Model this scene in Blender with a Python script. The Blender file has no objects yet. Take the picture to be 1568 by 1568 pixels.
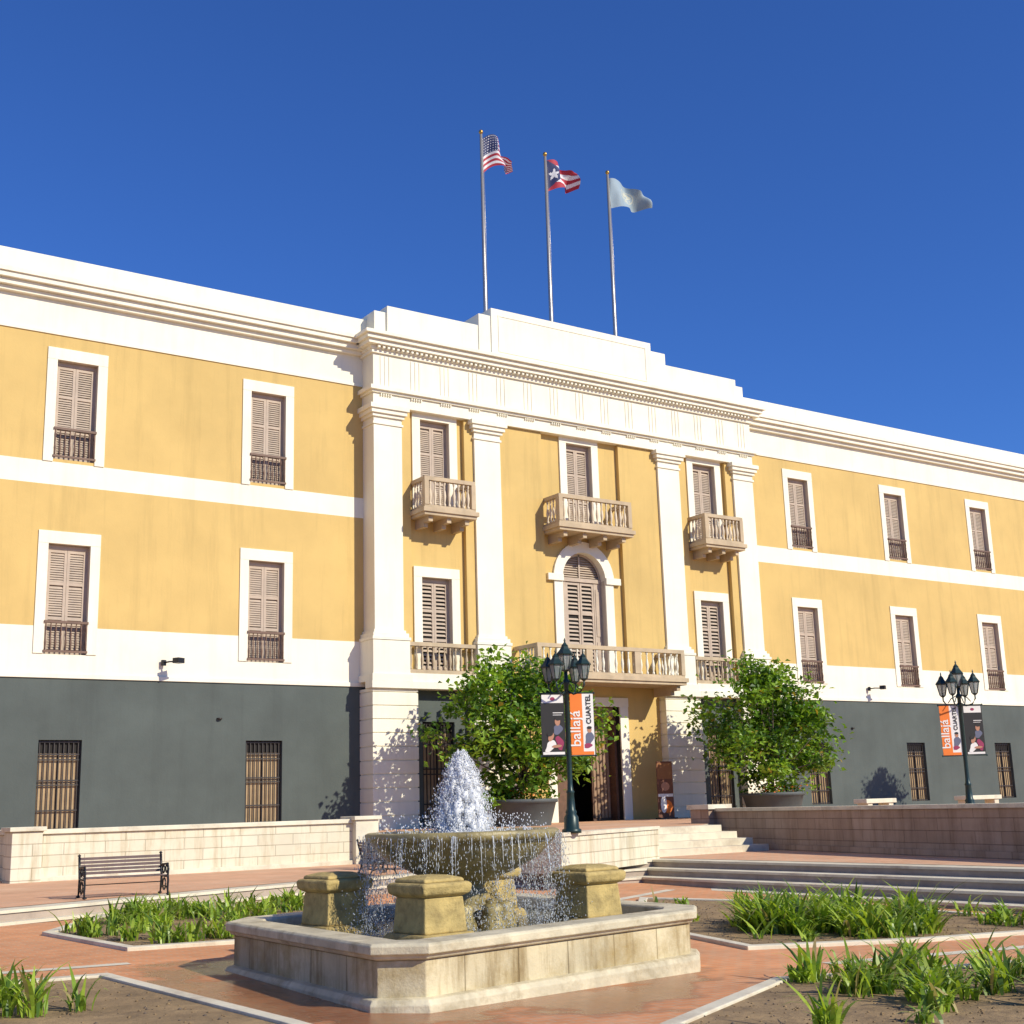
import bpy, math, random
from mathutils import Vector, Matrix, noise
random.seed(7)
scene=bpy.context.scene
COL=scene.collection
# ---------------------------------------------------------------- materials
def newmat(name):
    m=bpy.data.materials.new(name); m.use_nodes=True
    nt=m.node_tree; b=nt.nodes['Principled BSDF']
    return m,nt,b
def mixc(nt,fac,a,b,mode='MIX'):
    n=nt.nodes.new('ShaderNodeMix'); n.data_type='RGBA'; n.blend_type=mode
    for i,v in ((0,fac),(6,a),(7,b)):
        if isinstance(v,bpy.types.NodeSocket): nt.links.new(v,n.inputs[i])
        elif i==0: n.inputs[0].default_value=v
        else: n.inputs[i].default_value=(v[0],v[1],v[2],1)
    return n.outputs[2]
def objco(nt):
    return nt.nodes.new('ShaderNodeTexCoord').outputs['Object']
def noise_t(nt,co,scale,detail=5,rough=.6,sc=None):
    if sc:
        mp=nt.nodes.new('ShaderNodeMapping'); mp.inputs['Scale'].default_value=sc
        nt.links.new(co,mp.inputs[0]); co=mp.outputs[0]
    n=nt.nodes.new('ShaderNodeTexNoise'); n.inputs['Scale'].default_value=scale
    n.inputs['Detail'].default_value=detail; n.inputs['Roughness'].default_value=rough
    nt.links.new(co,n.inputs['Vector']); return n.outputs[0]
def mrange(nt,v,a,b,c=0.,d=1.):
    n=nt.nodes.new('ShaderNodeMapRange'); n.inputs[1].default_value=a;n.inputs[2].default_value=b
    n.inputs[3].default_value=c;n.inputs[4].default_value=d; nt.links.new(v,n.inputs[0]); return n.outputs[0]
def math_n(nt,op,a,b=None):
    n=nt.nodes.new('ShaderNodeMath'); n.operation=op
    for i,v in enumerate((a,b)):
        if v is None: continue
        if isinstance(v,bpy.types.NodeSocket): nt.links.new(v,n.inputs[i])
        else: n.inputs[i].default_value=v
    return n.outputs[0]
def bump(nt,b,h,strength,dist=.02):
    n=nt.nodes.new('ShaderNodeBump'); n.inputs['Strength'].default_value=strength; n.inputs['Distance'].default_value=dist
    nt.links.new(h,n.inputs['Height']); nt.links.new(n.outputs[0],b.inputs['Normal'])
def M(name,c,rough=.8,var=.1,scale=1.5,bmp=.2,bscale=30,streak=0.,metal=0.,dirt=None,dscale=.7):
    m,nt,b=newmat(name); co=objco(nt)
    n1=noise_t(nt,co,scale)
    lo=[x*(1-var) for x in c]; hi=[min(1,x*(1+var)) for x in c]
    col=mixc(nt,mrange(nt,n1,.3,.7),lo,hi)
    if streak>0:
        n2=noise_t(nt,co,1.0,6,.7,(2.2,2.2,.16))
        f=mrange(nt,n2,.5,.78,0,streak)
        col=mixc(nt,f,col,[x*.45 for x in c])
    if dirt:
        n3=noise_t(nt,co,dscale,8,.7); f=mrange(nt,n3,.5,.7,0,.75)
        col=mixc(nt,f,col,dirt)
    nt.links.new(col,b.inputs['Base Color'])
    b.inputs['Roughness'].default_value=rough; b.inputs['Metallic'].default_value=metal
    if bmp>0: bump(nt,b,noise_t(nt,co,bscale,6,.65),bmp)
    return m
def MB_(name,c1,c2,mortar,bw,bh,ms=.012,vertical=True,rough=.85,var=.2,bmp=.5,dirt=None,dscale=1.,dlo=.5,dhi=.7,dmax=.7,wet=None,streak=None):
    m,nt,b=newmat(name); co=objco(nt)
    sep=nt.nodes.new('ShaderNodeSeparateXYZ'); nt.links.new(co,sep.inputs[0])
    cmb=nt.nodes.new('ShaderNodeCombineXYZ')
    if vertical:
        nt.links.new(math_n(nt,'ADD',sep.outputs[0],sep.outputs[1]),cmb.inputs[0]); nt.links.new(sep.outputs[2],cmb.inputs[1])
    else:
        nt.links.new(sep.outputs[0],cmb.inputs[0]); nt.links.new(sep.outputs[1],cmb.inputs[1])
    br=nt.nodes.new('ShaderNodeTexBrick'); nt.links.new(cmb.outputs[0],br.inputs['Vector'])
    br.inputs['Scale'].default_value=1; br.inputs['Brick Width'].default_value=bw; br.inputs['Row Height'].default_value=bh
    br.inputs['Mortar Size'].default_value=ms; br.inputs['Mortar Smooth'].default_value=.3
    for k,v in (('Color1',c1),('Color2',c2),('Mortar',mortar)): br.inputs[k].default_value=(*v,1)
    n1=noise_t(nt,co,.9,8,.65)
    g=mrange(nt,n1,.3,.7,1-var,1+var*.6)
    gc=nt.nodes.new('ShaderNodeCombineColor'); 
    for i in range(3): nt.links.new(g,gc.inputs[i])
    col=mixc(nt,1.0,br.outputs[0],gc.outputs[0],'MULTIPLY')
    if dirt:
        n3=noise_t(nt,co,dscale,9,.7); f=mrange(nt,n3,dlo,dhi,0,dmax); col=mixc(nt,f,col,dirt)
    if streak:
        n4=noise_t(nt,co,1.,7,.7,(4.5,4.5,.5)); f=mrange(nt,n4,.48,.66,0,.85); col=mixc(nt,f,col,mixc(nt,1.,col,streak,'MULTIPLY'))
    b.inputs['Roughness'].default_value=rough
    if wet:
        vm=nt.nodes.new('ShaderNodeVectorMath'); vm.operation='DISTANCE'; nt.links.new(co,vm.inputs[0]); vm.inputs[1].default_value=wet[0]
        d=math_n(nt,'ADD',mrange(nt,vm.outputs['Value'],wet[1],wet[2],.42,-.2),noise_t(nt,co,.9,6,.6))
        f=mrange(nt,d,.76,.86,0,1)
        col=mixc(nt,f,col,mixc(nt,1.,col,(.50,.45,.40),'MULTIPLY'))
        nt.links.new(mrange(nt,f,0,1,rough,.24),b.inputs['Roughness'])
    nt.links.new(col,b.inputs['Base Color'])
    h=math_n(nt,'ADD',math_n(nt,'MULTIPLY',br.outputs[1],-1.),math_n(nt,'MULTIPLY',noise_t(nt,co,25,6,.7),.6))
    bump(nt,b,h,bmp,.015)
    return m
YEL=M('yellow_stucco',(.61,.425,.150),.9,.09,.45,.15,18,.34)
WHT=M('cream_plaster',(.83,.79,.64),.85,.05,.8,.12,20,.24)
GRY=M('slate_grey_stucco',(.075,.092,.084),.8,.15,.6,.2,15,.3)
REV=M('window_reveal',(.55,.48,.38),.85,.08)
DARK=M('dark_interior_and_shade',(.02,.017,.014),.9,.1)
ROOF=M('roof_surface',(.4,.36,.3),.9)
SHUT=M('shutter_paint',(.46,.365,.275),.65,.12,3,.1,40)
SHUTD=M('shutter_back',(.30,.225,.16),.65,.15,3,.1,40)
RAILM=M('railing_brown_paint',(.15,.085,.055),.6,.2,5,.1,40)
WOODB=M('brown_wood',(.13,.065,.035),.6,.25,6,.2,40)
BEIGE=M('beige_balcony_stone',(.50,.39,.25),.85,.14,2,.2,30,.35)
TAN=M('tan_window_board',(.40,.28,.15),.8,.2,2,.1)
IRON=M('dark_iron',(.03,.022,.018),.5,.2,5,.1,50)
GREENI=M('green_black_iron',(.012,.035,.033),.38,.2,5,.05,60,metal=.2)
BLACK=M('black_iron',(.012,.012,.013),.4,.1)
GLASSL,nt,b=newmat('lantern_glass'); b.inputs['Base Color'].default_value=(.25,.3,.3,1); b.inputs['Roughness'].default_value=.08; b.inputs['Alpha'].default_value=.65
SLAT=M('bench_slats',(.15,.10,.09),.6,.2,6,.1)
STEEL=M('pole_steel',(.45,.42,.38),.35,.05,metal=.6)
GOLD=M('gilt_ball',(.6,.35,.08),.3,metal=.8)
STONEW=MB_('terrace_wall_stone',(.74,.70,.54),(.68,.63,.47),(.43,.38,.27),.85,.235,.009,rough=.9,var=.12,dirt=(.46,.39,.25),dscale=.9,dmax=.5,streak=(.72,.66,.56))
STONER=MB_('shade_toned_wall_stone',(.45,.335,.245),(.40,.29,.205),(.24,.17,.12),.9,.24,.010,rough=.9,var=.18,dirt=(.30,.21,.15),dscale=1.1,streak=(.72,.68,.62))  # brown tone has the shade of the face turned from the sun painted in
COPE=M('pale_coping_stone',(.69,.64,.49),.85,.12,2,.3,25,0,dirt=(.42,.36,.25),dscale=1.7)
STEPM=M('step_stone',(.67,.61,.46),.85,.12,1.5,.3,25,0,dirt=(.38,.30,.21),dscale=1.2)
BRICK=MB_('terracotta_brick_paving',(.70,.30,.125),(.60,.25,.10),(.56,.38,.23),.21,.105,.008,False,.9,.22,.35,dirt=(.70,.46,.28),dscale=.5,dlo=.5,dhi=.75,dmax=.6,wet=((6.6,11.3,-1.6),2.4,4.3))
BRICKU=MB_('pale_brick_paving',(.72,.39,.22),(.64,.33,.18),(.58,.44,.29),.21,.105,.008,False,.9,.18,.3,dirt=(.70,.52,.35),dscale=.4,dlo=.48,dhi=.72,dmax=.6)
GROUND=M('earth_ground',(.22,.17,.12),.95,.25,.3,.2,3)
SOIL=M('bed_soil',(.29,.195,.095),.98,.3,2.2,1.0,14,dirt=(.13,.085,.045),dscale=3)
FST=MB_('fountain_limestone',(.64,.56,.36),(.56,.48,.30),(.32,.26,.15),.75,.6,.008,rough=.75,var=.32,dirt=(.34,.24,.085),dscale=1.3,dlo=.46,dhi=.64,dmax=.85,bmp=.8,streak=(.45,.37,.24))
FSR=M('fountain_rim_stone',(.60,.53,.36),.6,.25,3,.5,18,.4,dirt=(.25,.185,.085),dscale=2.6)
PEDM=M('pedestal_sandstone',(.47,.35,.125),.8,.3,5,.9,14,.5,dirt=(.16,.115,.04),dscale=4.5)
BOWLM=M('mossy_wet_stone',(.32,.26,.11),.35,.35,4,.6,16,.6,dirt=(.09,.085,.035),dscale=3)
WATER,nt,b=newmat('pool_water'); b.inputs['Base Color'].default_value=(.12,.13,.11,1); b.inputs['Roughness'].default_value=.06
bump(nt,b,noise_t(nt,objco(nt),9,4,.6),.6,.05)
FOAM,nt,b=newmat('white_water'); b.inputs['Base Color'].default_value=(.95,.96,.96,1); b.inputs['Roughness'].default_value=.3
t_=nt.nodes.new('ShaderNodeBsdfTranslucent'); t_.inputs[0].default_value=(.95,.97,1,1); mx=nt.nodes.new('ShaderNodeMixShader'); mx.inputs[0].default_value=.35
nt.links.new(b.outputs[0],mx.inputs[1]); nt.links.new(t_.outputs[0],mx.inputs[2]); nt.links.new(mx.outputs[0],nt.nodes['Material Output'].inputs[0])
DROP,nt,b=newmat('water_droplets'); b.inputs['Base Color'].default_value=(.82,.86,.87,1); b.inputs['Roughness'].default_value=.12; b.inputs['Transmission Weight'].default_value=.45; b.inputs['IOR'].default_value=1.33
def leafmat(name,c,tr=.35,var=.3,sc=2.5):
    m,nt,b=newmat(name); co=objco(nt)
    col=mixc(nt,mrange(nt,noise_t(nt,co,sc,4),.3,.7),[x*(1-var) for x in c],[x*(1+var) for x in c])
    nt.links.new(col,b.inputs['Base Color']); b.inputs['Roughness'].default_value=.42
    t=nt.nodes.new('ShaderNodeBsdfTranslucent'); nt.links.new(mixc(nt,1.,col,(1.5,1.5,.6),'MULTIPLY'),t.inputs[0])
    mx=nt.nodes.new('ShaderNodeMixShader'); mx.inputs[0].default_value=tr
    out=nt.nodes['Material Output']; nt.links.new(b.outputs[0],mx.inputs[1]); nt.links.new(t.outputs[0],mx.inputs[2]); nt.links.new(mx.outputs[0],out.inputs[0])
    return m
L1=leafmat('leaf_mid',(.12,.24,.022)); L2=leafmat('leaf_light',(.24,.39,.035)); L3=leafmat('leaf_dark',(.05,.12,.013)); L4=leafmat('leaf_yellow',(.42,.30,.05))
G1=leafmat('blade_mid',(.20,.32,.03)); G2=leafmat('blade_light',(.38,.50,.06)); G3=leafmat('blade_dark',(.09,.17,.02)); G4=leafmat('blade_dry',(.42,.34,.15))
BARK=M('bark',(.13,.10,.075),.9,.3,6,.6,20)
POT=M('planter_grey',(.08,.09,.09),.7,.15,2,.2,20)
def flat(name,c,rough=.7): return M(name,c,rough,.05,5,.05,60)
RED=flat('flag_red',(.38,.02,.04)); FW=flat('flag_white',(.70,.69,.70)); BLUE=flat('flag_blue',(.02,.03,.11)); PALE=flat('flag_pale',(.27,.35,.40)); PALE2=flat('flag_emblem',(.50,.50,.40))
ORG=flat('banner_orange',(.80,.19,.02)); BW=flat('banner_white',(.78,.76,.70)); BK=flat('banner_black',(.015,.014,.014)); MAG=flat('banner_magenta',(.30,.03,.09)); SKIN=flat('printed_portrait',(.45,.22,.13))
# ---------------------------------------------------------------- mesh builder
class MB:
    def __init__(s): s.v=[];s.f=[];s.m=[];s.s=[]
    def face(s,pts,m=0,sm=False):
        i=len(s.v); s.v.extend([tuple(p) for p in pts]); s.f.append(tuple(range(i,i+len(pts)))); s.m.append(m); s.s.append(sm)
    def box(s,x0,x1,y0,y1,z0,z1,m=0):
        i=len(s.v); s.v+= [(x0,y0,z0),(x1,y0,z0),(x1,y1,z0),(x0,y1,z0),(x0,y0,z1),(x1,y0,z1),(x1,y1,z1),(x0,y1,z1)]
        for q in ((0,3,2,1),(4,5,6,7),(0,1,5,4),(1,2,6,5),(2,3,7,6),(3,0,4,7)):
            s.f.append(tuple(i+k for k in q)); s.m.append(m); s.s.append(False)
    def loft(s,loops,m=0,sm=False,cap0=False,cap1=False,closed=True):
        n=len(loops[0]); i0=len(s.v)
        for L in loops: s.v.extend([tuple(p) for p in L])
        for k in range(len(loops)-1):
            for j in range(n if closed else n-1):
                a=i0+k*n+j; b=i0+k*n+(j+1)%n
                s.f.append((a,b,b+n,a+n)); s.m.append(m); s.s.append(sm)
        if cap0: s.f.append(tuple(i0+j for j in range(n))[::-1]); s.m.append(m); s.s.append(False)
        if cap1: s.f.append(tuple(i0+(len(loops)-1)*n+j for j in range(n))); s.m.append(m); s.s.append(False)
    def lathe(s,prof,cx=0,cy=0,cz=0,seg=12,m=0,sm=True,cap=True,rot=0):
        loops=[[(cx+r*math.cos(rot+2*math.pi*j/seg),cy+r*math.sin(rot+2*math.pi*j/seg),cz+z) for j in range(seg)] for r,z in prof]
        s.loft(loops,m,sm,cap,cap)
    def tube(s,pts,rad,seg=6,m=0):
        pts=[Vector(p) for p in pts]; loops=[]
        for i,p in enumerate(pts):
            t=(pts[min(i+1,len(pts)-1)]-pts[max(i-1,0)]).normalized()
            a=Vector((0,0,1)) if abs(t.z)<.9 else Vector((1,0,0))
            u=t.cross(a).normalized(); w=t.cross(u)
            r=rad[i] if isinstance(rad,(list,tuple)) else rad
            loops.append([p+(u*math.cos(2*math.pi*j/seg)+w*math.sin(2*math.pi*j/seg))*r for j in range(seg)])
        s.loft(loops,m,True,True,True)
    def octa(s,c,rx,rz,m=0):
        i=len(s.v); x,y,z=c
        s.v+=[(x+rx,y,z),(x,y+rx,z),(x-rx,y,z),(x,y-rx,z),(x,y,z+rz),(x,y,z-rz)]
        for a,b in ((0,1),(1,2),(2,3),(3,0)):
            s.f.append((i+a,i+b,i+4)); s.f.append((i+b,i+a,i+5)); s.m+=[m,m]; s.s+=[True,True]
    def poly(s,pts,z0,z1,m=0,ms=None):
        n=len(pts); zt=z1 if callable(z1) else (lambda x,y:z1)
        s.face([(x,y,zt(x,y)) for x,y in pts],m)
        for k in range(n):
            a=pts[k];b=pts[(k+1)%n]
            s.face([(a[0],a[1],z0),(b[0],b[1],z0),(b[0],b[1],zt(*b)),(a[0],a[1],zt(*a))],m if ms is None else ms)
    def mesh(s,name,mats):
        me=bpy.data.meshes.new(name); me.from_pydata(s.v,[],s.f)
        for m in mats: me.materials.append(m)
        me.polygons.foreach_set('material_index',s.m); me.polygons.foreach_set('use_smooth',s.s); me.update(); return me
    def obj(s,name,mats,parent=None,loc=(0,0,0),rot=0,bev=0):
        return place(s.mesh(name,mats),name,parent,loc,rot,bev)
def place(me,name,parent=None,loc=(0,0,0),rot=0,bev=0):
    o=bpy.data.objects.new(name,me); COL.objects.link(o); o.location=loc; o.rotation_euler=(0,0,rot)
    if parent: o.parent=parent
    if bev: 
        md=o.modifiers.new('bevel','BEVEL'); md.width=bev; md.segments=2; md.limit_method='ANGLE'
    return o
def empty(name,loc=(0,0,0),rot=0):
    e=bpy.data.objects.new(name,None); COL.objects.link(e); e.location=loc; e.rotation_euler=(0,0,rot); return e
def tri(o):
    import bmesh
    bm=bmesh.new(); bm.from_mesh(o.data); bmesh.ops.triangulate(bm,faces=[f for f in bm.faces if len(f.verts)>4]); bm.to_mesh(o.data); bm.free()
def offset(pts,d):
    n=len(pts); out=[]
    for i in range(n):
        p0=Vector(pts[i-1]);p1=Vector(pts[i]);p2=Vector(pts[(i+1)%n])
        e1=(p1-p0).normalized();e2=(p2-p1).normalized()
        n1=Vector((e1.y,-e1.x));n2=Vector((e2.y,-e2.x))
        b=(n1+n2); b=b/max(.25,b.dot(n1)) if b.length>1e-6 else n1
        out.append((p1.x+b.x*d,p1.y+b.y*d))
    return out
# ---------------------------------------------------------------- ground, plaza, steps
def zp(x,y): return -1.653-.0195*x+.01695*y
g=MB(); g.face([(-900,-900,-2.25),(1200,-900,-2.25),(1200,1200,-2.25),(-900,1200,-2.25)]); g.obj('ground',[GROUND])
pz=MB(); pz.poly([(-8,-8),(18.2,-8),(18.2,22),(14,22.2),(10.45,21.7),(4.7,19.6),(-8,14.9)],-2.26,zp,0)
o=pz.obj('lower_plaza_paving',[BRICK]); tri(o)
T=[(-25,8),(4.68,19.7),(10.5,21.9),(14,22.5),(18.75,22.3),(18.75,12.5),(18.8,-8)]
B=[(-25,7.5),(4.85,19.2),(10.55,21.35),(13.9,21.7),(17.45,21.3),(17.45,12.5),(17.45,-8)]
outer=[(90,-8),(90,40),(-45,40),(-45,8)]
st=MB()
for k in range(4):
    s_=k/3
    edge=[(a[0]*(1-s_)+b[0]*s_,a[1]*(1-s_)+b[1]*s_) for a,b in zip(T,B)]
    ztop=-1.22-.15*k
    st.poly(edge+outer,-2.26,ztop-.045,0,1)
    e2=[(x-(.03 if i>3 else 0),y-(.03 if i<5 else 0)) for i,(x,y) in enumerate(edge)]
    st.poly(e2+outer,ztop-.044,ztop,0)
o=st.obj('plaza_steps',[STEPM,M('step_riser_shade',(.40,.32,.25),.9,.2,2,.3,20,.3)]); tri(o)  # risers darker than treads: their shade is painted into the colour
up=MB(); edge=[(-25,8.4),(4.5,20.1),(10.4,22.3),(14,22.95),(19.2,22.75),(19.2,12.5),(19.25,-7.9)]
up.face([(x,y,-1.214) for x,y in edge+[(89,-7.9),(89,39.9),(-44,39.9),(-44,8.4)]]); o=up.obj('upper_plaza_paving',[BRICKU]); tri(o)
# ---------------------------------------------------------------- terrace
ter=MB()
tp=[(7.0,28.1),(14.8,28.1),(15.0,20.5),(19.2,22.6),(19.25,24.6),(22.3,24.6),(24.3,26.4),(21.0,14.6),(19.6,9.5),(30,5),(90,5),(90,37.5),(7.0,37.5)]
ter.poly(tp,-1.3,-.60,0,1); 
o=ter.obj('entrance_terrace',[BRICKU,STONEW]); tri(o)
def strip(mb,a,b,w,z0,z1,m=0,over=0.):
    a=Vector(a);b=Vector(b);d=(b-a).normalized();n=Vector((-d.y,d.x))
    a=a-d*over; b=b+d*over
    p=[a-n*over,b-n*over,b+n*(w+over),a+n*(w+over)]
    mb.poly([(q.x,q.y) for q in p],z0,z1,m)
w=MB(); w.box(6.9,14.9,27.9,28.25,-1.25,-.29,0); w.box(6.9,7.25,28.25,36.7,-1.25,-.29,0)
w.box(6.85,14.95,27.84,28.31,-.286,-.19,1); w.box(6.84,7.31,28.312,36.7,-.286,-.19,1)
w.box(6.78,14.9,27.82,27.9,-1.25,-1.12,1)
w.box(6.72,7.32,27.72,28.34,-1.25,-.22,0); w.box(6.66,7.38,27.66,28.40,-.218,-.13,1)
w.box(14.4,15.0,27.72,28.34,-1.25,-.22,1); w.box(14.34,15.06,27.66,28.40,-.218,-.13,1)
w.obj('stone_terrace_wall',[STONEW,COPE],bev=.012)
w=MB(); strip(w,(24.05,26.1),(19.7,9.7),-.0+.35,-1.25,-.30,0); strip(w,(24.05,26.1),(19.7,9.7),.35,-.298,-.22,1,.05); strip(w,(24.03,26.1),(19.68,9.7),-.06,-1.25,-1.08,0)
w.box(23.75,24.45,25.9,26.6,-1.25,-.24,0); w.box(23.68,24.52,25.83,26.67,-.238,-.12,1)
w.obj('shade_toned_stone_wall',[STONER,COPE])
w=MB()
for i in range(4):
    w.poly([(19.15,23.0+.36*i),(22.95-.16*i,23.0+.36*i),(23.2-.16*i,25.2),(19.15,25.2)],-1.25,-1.22+.155*(i+1)-.001*(i==3),0)
strip(w,(15.02,20.5),(19.2,22.6),.35,-.599,-.53,0,.03)
w.obj('entrance_steps',[STEPM],bev=.012)
for (x,y,L,r) in ((28.6,24.5,1.3,.05),(33.2,24.6,1.6,-.03),(36.5,24.3,1.5,.02)):
    w=MB(); w.box(-L/2,L/2,-.22,.22,.38,.50); w.box(-L/2+.1,-L/2+.3,-.18,.18,0,.379); w.box(L/2-.3,L/2-.1,-.18,.18,0,.379)
    w.obj('stone_seat',[COPE],loc=(x,y,-.60),rot=r,bev=.015)
# ---------------------------------------------------------------- beds
beds={'a':[(6.3,20.0),(4.9,17.8),(5.18,15.5),(6.8,15.5),(9.6,19.8),(9.3,20.6)],
      'b':[(-4,13.0),(-4,3),(4.5,3),(4.35,9.6),(4.05,13.1)],
      'c':[(11.0,11.4),(13.2,10.8),(16.5,10.5),(16.5,15.2),(14.8,17.8),(11.7,14.2)],
      'd':[(6.75,7.8),(7.3,3.4),(13.5,3.2),(14,6.5),(12.1,8.6),(9.2,9.1)]}
def area(p): return sum(p[i-1][0]*p[i][1]-p[i][0]*p[i-1][1] for i in range(len(p)))/2
def inside(p,x,y):
    c=False;n=len(p)
    for i in range(n):
        a=p[i];b=p[i-1]
        if (a[1]>y)!=(b[1]>y) and x<(b[0]-a[0])*(y-a[1])/(b[1]-a[1])+a[0]: c=not c
    return c
kb=MB(); so=MB(); gm=MB()
for k,p in beds.items():
    if area(p)<0: p=p[::-1]
    beds[k]=p
    o1=offset(p,.14)
    loops=[[(x,y,zp(x,y)-.1) for x,y in o1],[(x,y,zp(x,y)+.045) for x,y in o1],[(x,y,zp(x,y)+.045) for x,y in p],[(x,y,zp(x,y)-.1) for x,y in p]]
    kb.loft(loops,0)
    so.face([(x,y,zp(x,y)+.02) for x,y in p])
    xs=[q[0] for q in p]; ys=[q[1] for q in p]
    for _ in range(2600):
        x=random.uniform(min(xs),max(xs)); y=random.uniform(min(ys),max(ys))
        if inside(p,x,y): 
            s=random.uniform(.005,.022); gm.octa((x,y,zp(x,y)+.022),s,s*.6,random.choice((0,0,0,1)))
kb.obj('planting_bed_kerb',[STEPM],bev=.01); o=so.obj('planting_bed_soil',[SOIL]); tri(o)
gm.obj('soil_clods',[SOIL,BARK])
bd=MB()
def band(a,b,wd):
    a=Vector(a);b=Vector(b);d=(b-a).normalized();n=Vector((-d.y,d.x))*wd/2
    bd.face([(q.x,q.y,zp(q.x,q.y)+.005) for q in (a-n,b-n,b+n,a+n)])
for a,b,wd in (((-4,14.0),(4.7,14.2),.18),((9.6,15.4),(16.9,19.6),.2),((7.0,15.1),(10.2,20.3),.2),((10.6,9.9),(17,9.4),.2)): band(a,b,wd)
bd.obj('paving_bands',[STEPM])
def tuft(mb,x,y,z,h,n,sp=.5,wd=.012):
    for _ in range(n):
        a=random.uniform(0,6.283); H=h*random.uniform(.45,1.15); L=sp*H*random.uniform(.3,1.7); w0=wd*random.uniform(.7,1.3)
        dx,dy=math.cos(a),math.sin(a); px,py=-dy,dx
        bx=x+random.gauss(0,.05);by=y+random.gauss(0,.05)
        mt=random.choices((0,1,2,3),(5,5,2.5,.6))[0]; prev=None
        droop=random.uniform(.1,.9)
        for i in range(6):
            t=i/5; r=L*t**1.5; zz=z+H*(t-droop*t**3*.75); ww=w0*(1-t**2.5)*(0.6+1.0*min(1,t*2.5))+.0008
            c=(bx+dx*r,by+dy*r,zz)
            cur=((c[0]-px*ww,c[1]-py*ww,c[2]),(c[0]+px*ww,c[1]+py*ww,c[2]))
            if prev: mb.face([prev[0],prev[1],cur[1],cur[0]],mt,True)
            prev=cur
def fill(name,poly,n,h,nb,dens=None,sp=.6,wd=.012):
    mb=MB(); xs=[p[0] for p in poly]; ys=[p[1] for p in poly]; k=0; tries=0
    while k<n and tries<n*60:
        tries+=1
        x=random.uniform(min(xs),max(xs)); y=random.uniform(min(ys),max(ys))
        if not inside(poly,x,y): continue
        if dens and random.random()>dens(x,y): continue
        k+=1; s=random.uniform(.45,1.2)
        tuft(mb,x,y,zp(x,y)+.01,h*s,int(nb*random.uniform(.5,1.2)),sp,wd)
    mb.obj(name,[G1,G2,G3,G4])
def cl(x,y,f=1.1): return max(0.03,min(1,noise.noise(Vector((x*f,y*f,4.2)))*3+.35))
fill('lily_plants',offset(beds['a'],-.15),115,.38,24,cl)
fill('lily_plants',offset(beds['b'],-.1),24,.40,26,lambda x,y:1. if (11.0<y<12.8 and 1.8<x<3.5) else .03)
fill('lily_plants',offset(beds['c'],-.15),66,.58,44,lambda x,y:1. if math.hypot(x-13.5,(y-12.4))<1.3 else 0,.75,.015)
fill('lily_plants',offset(beds['c'],-.15),60,.40,18,cl,.7,.013)
fill('lily_plants',offset(beds['d'],-.12),95,.42,30,lambda x,y:(1. if x>9.0 else .16)*(.35+.65*cl(x,y,1.6)) if y>6.4 else .02,.65,.013)
# ---------------------------------------------------------------- fountain
F=empty('fountain')
A0=Vector((5.3,9.55));AB=Vector((4.1,.8));AC=Vector((.1,3.8)); c=.08
bp=[]
for s_,t_ in ((c,0),(1-c,0),(1,c),(1,1-c),(1-c,1),(c,1),(0,1-c),(0,c)):
    q=A0+AB*s_+AC*t_; bp.append((q.x,q.y))
def ringloft(mb,prof,m):
    mb.loft([[(x,y,z) for x,y in offset(bp,o_)] for o_,z in prof],m)
fb=MB()
ringloft(fb,[(.09,-1.8),(.09,-1.54),(.06,-1.50),(.0,-1.49)],1)
ringloft(fb,[(.0,-1.49),(.0,-1.20)],0)
ringloft(fb,[(.0,-1.20),(.035,-1.19),(.05,-1.16),(.085,-1.15),(.085,-1.085),(.06,-1.065),(-.25,-1.065),(-.27,-1.085),(-.28,-1.20),(-.24,-1.21),(-.24,-1.6)],1)
fb.face([(x,y,-1.45) for x,y in offset(bp,-.2)],0)
fb.obj('basin',[FST,FSR],F,bev=.008)
wt=MB(); wt.face([(x,y,-1.20) for x,y in offset(bp,-.23)]); wt.obj('pool_water',[WATER],F)
fc=A0+AB*.5+AC*.5; fx,fy=fc.x,fc.y
def ped(x,y,r):
    m=MB()
    def sq(h,z): return [(h,h,z),(-h,h,z),(-h,-h,z),(h,-h,z)][::-1]
    def st_(pr,mm=0): m.loft([sq(h,z) for h,z in pr],mm,False,True,True)
    st_([(.32,-1.5),(.32,-1.16),(.29,-1.12)]); st_([(.25,-1.121),(.225,-.80)]); st_([(.225,-.801),(.28,-.77),(.29,-.69),(.26,-.67)]); st_([(.24,-.671),(.23,-.64),(.12,-.61)])
    m.obj('stone_pedestal',[PEDM],F,(x,y,0),r,.018)
for x,y in ((6.43,10.9),(8.4,11.05),(6.25,12.5),(8.3,12.8)): ped(x,y,.12)
bw=MB()
bw.lathe([(.42,-1.5),(.42,-1.25),(.34,-1.18),(.26,-1.08),(.22,-.95),(.25,-.86),(.20,-.80),(.26,-.74),(.5,-.66),(.78,-.52),(.93,-.37),(.95,-.33),(1.0,-.32),(1.01,-.25),(.98,-.235),(.92,-.25),(.86,-.32),(.3,-.38),(.01,-.39)],fx,fy,0,64,0,True,False)
for k in range(8):
    a=k*math.pi/4+.2; bw.lathe([(.13,-1.45),(.14,-1.15),(.10,-1.05),(.12,-.98),(.05,-.95)],fx+.42*math.cos(a),fy+.42*math.sin(a),0,10)
bw.obj('upper_bowl',[BOWLM],F)
ww=MB(); ww.lathe([(.94,-.265),(.01,-.26)],fx,fy,0,48,0,True,False); ww.obj('bowl_water',[WATER],F)
jt=MB()
import bmesh
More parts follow.
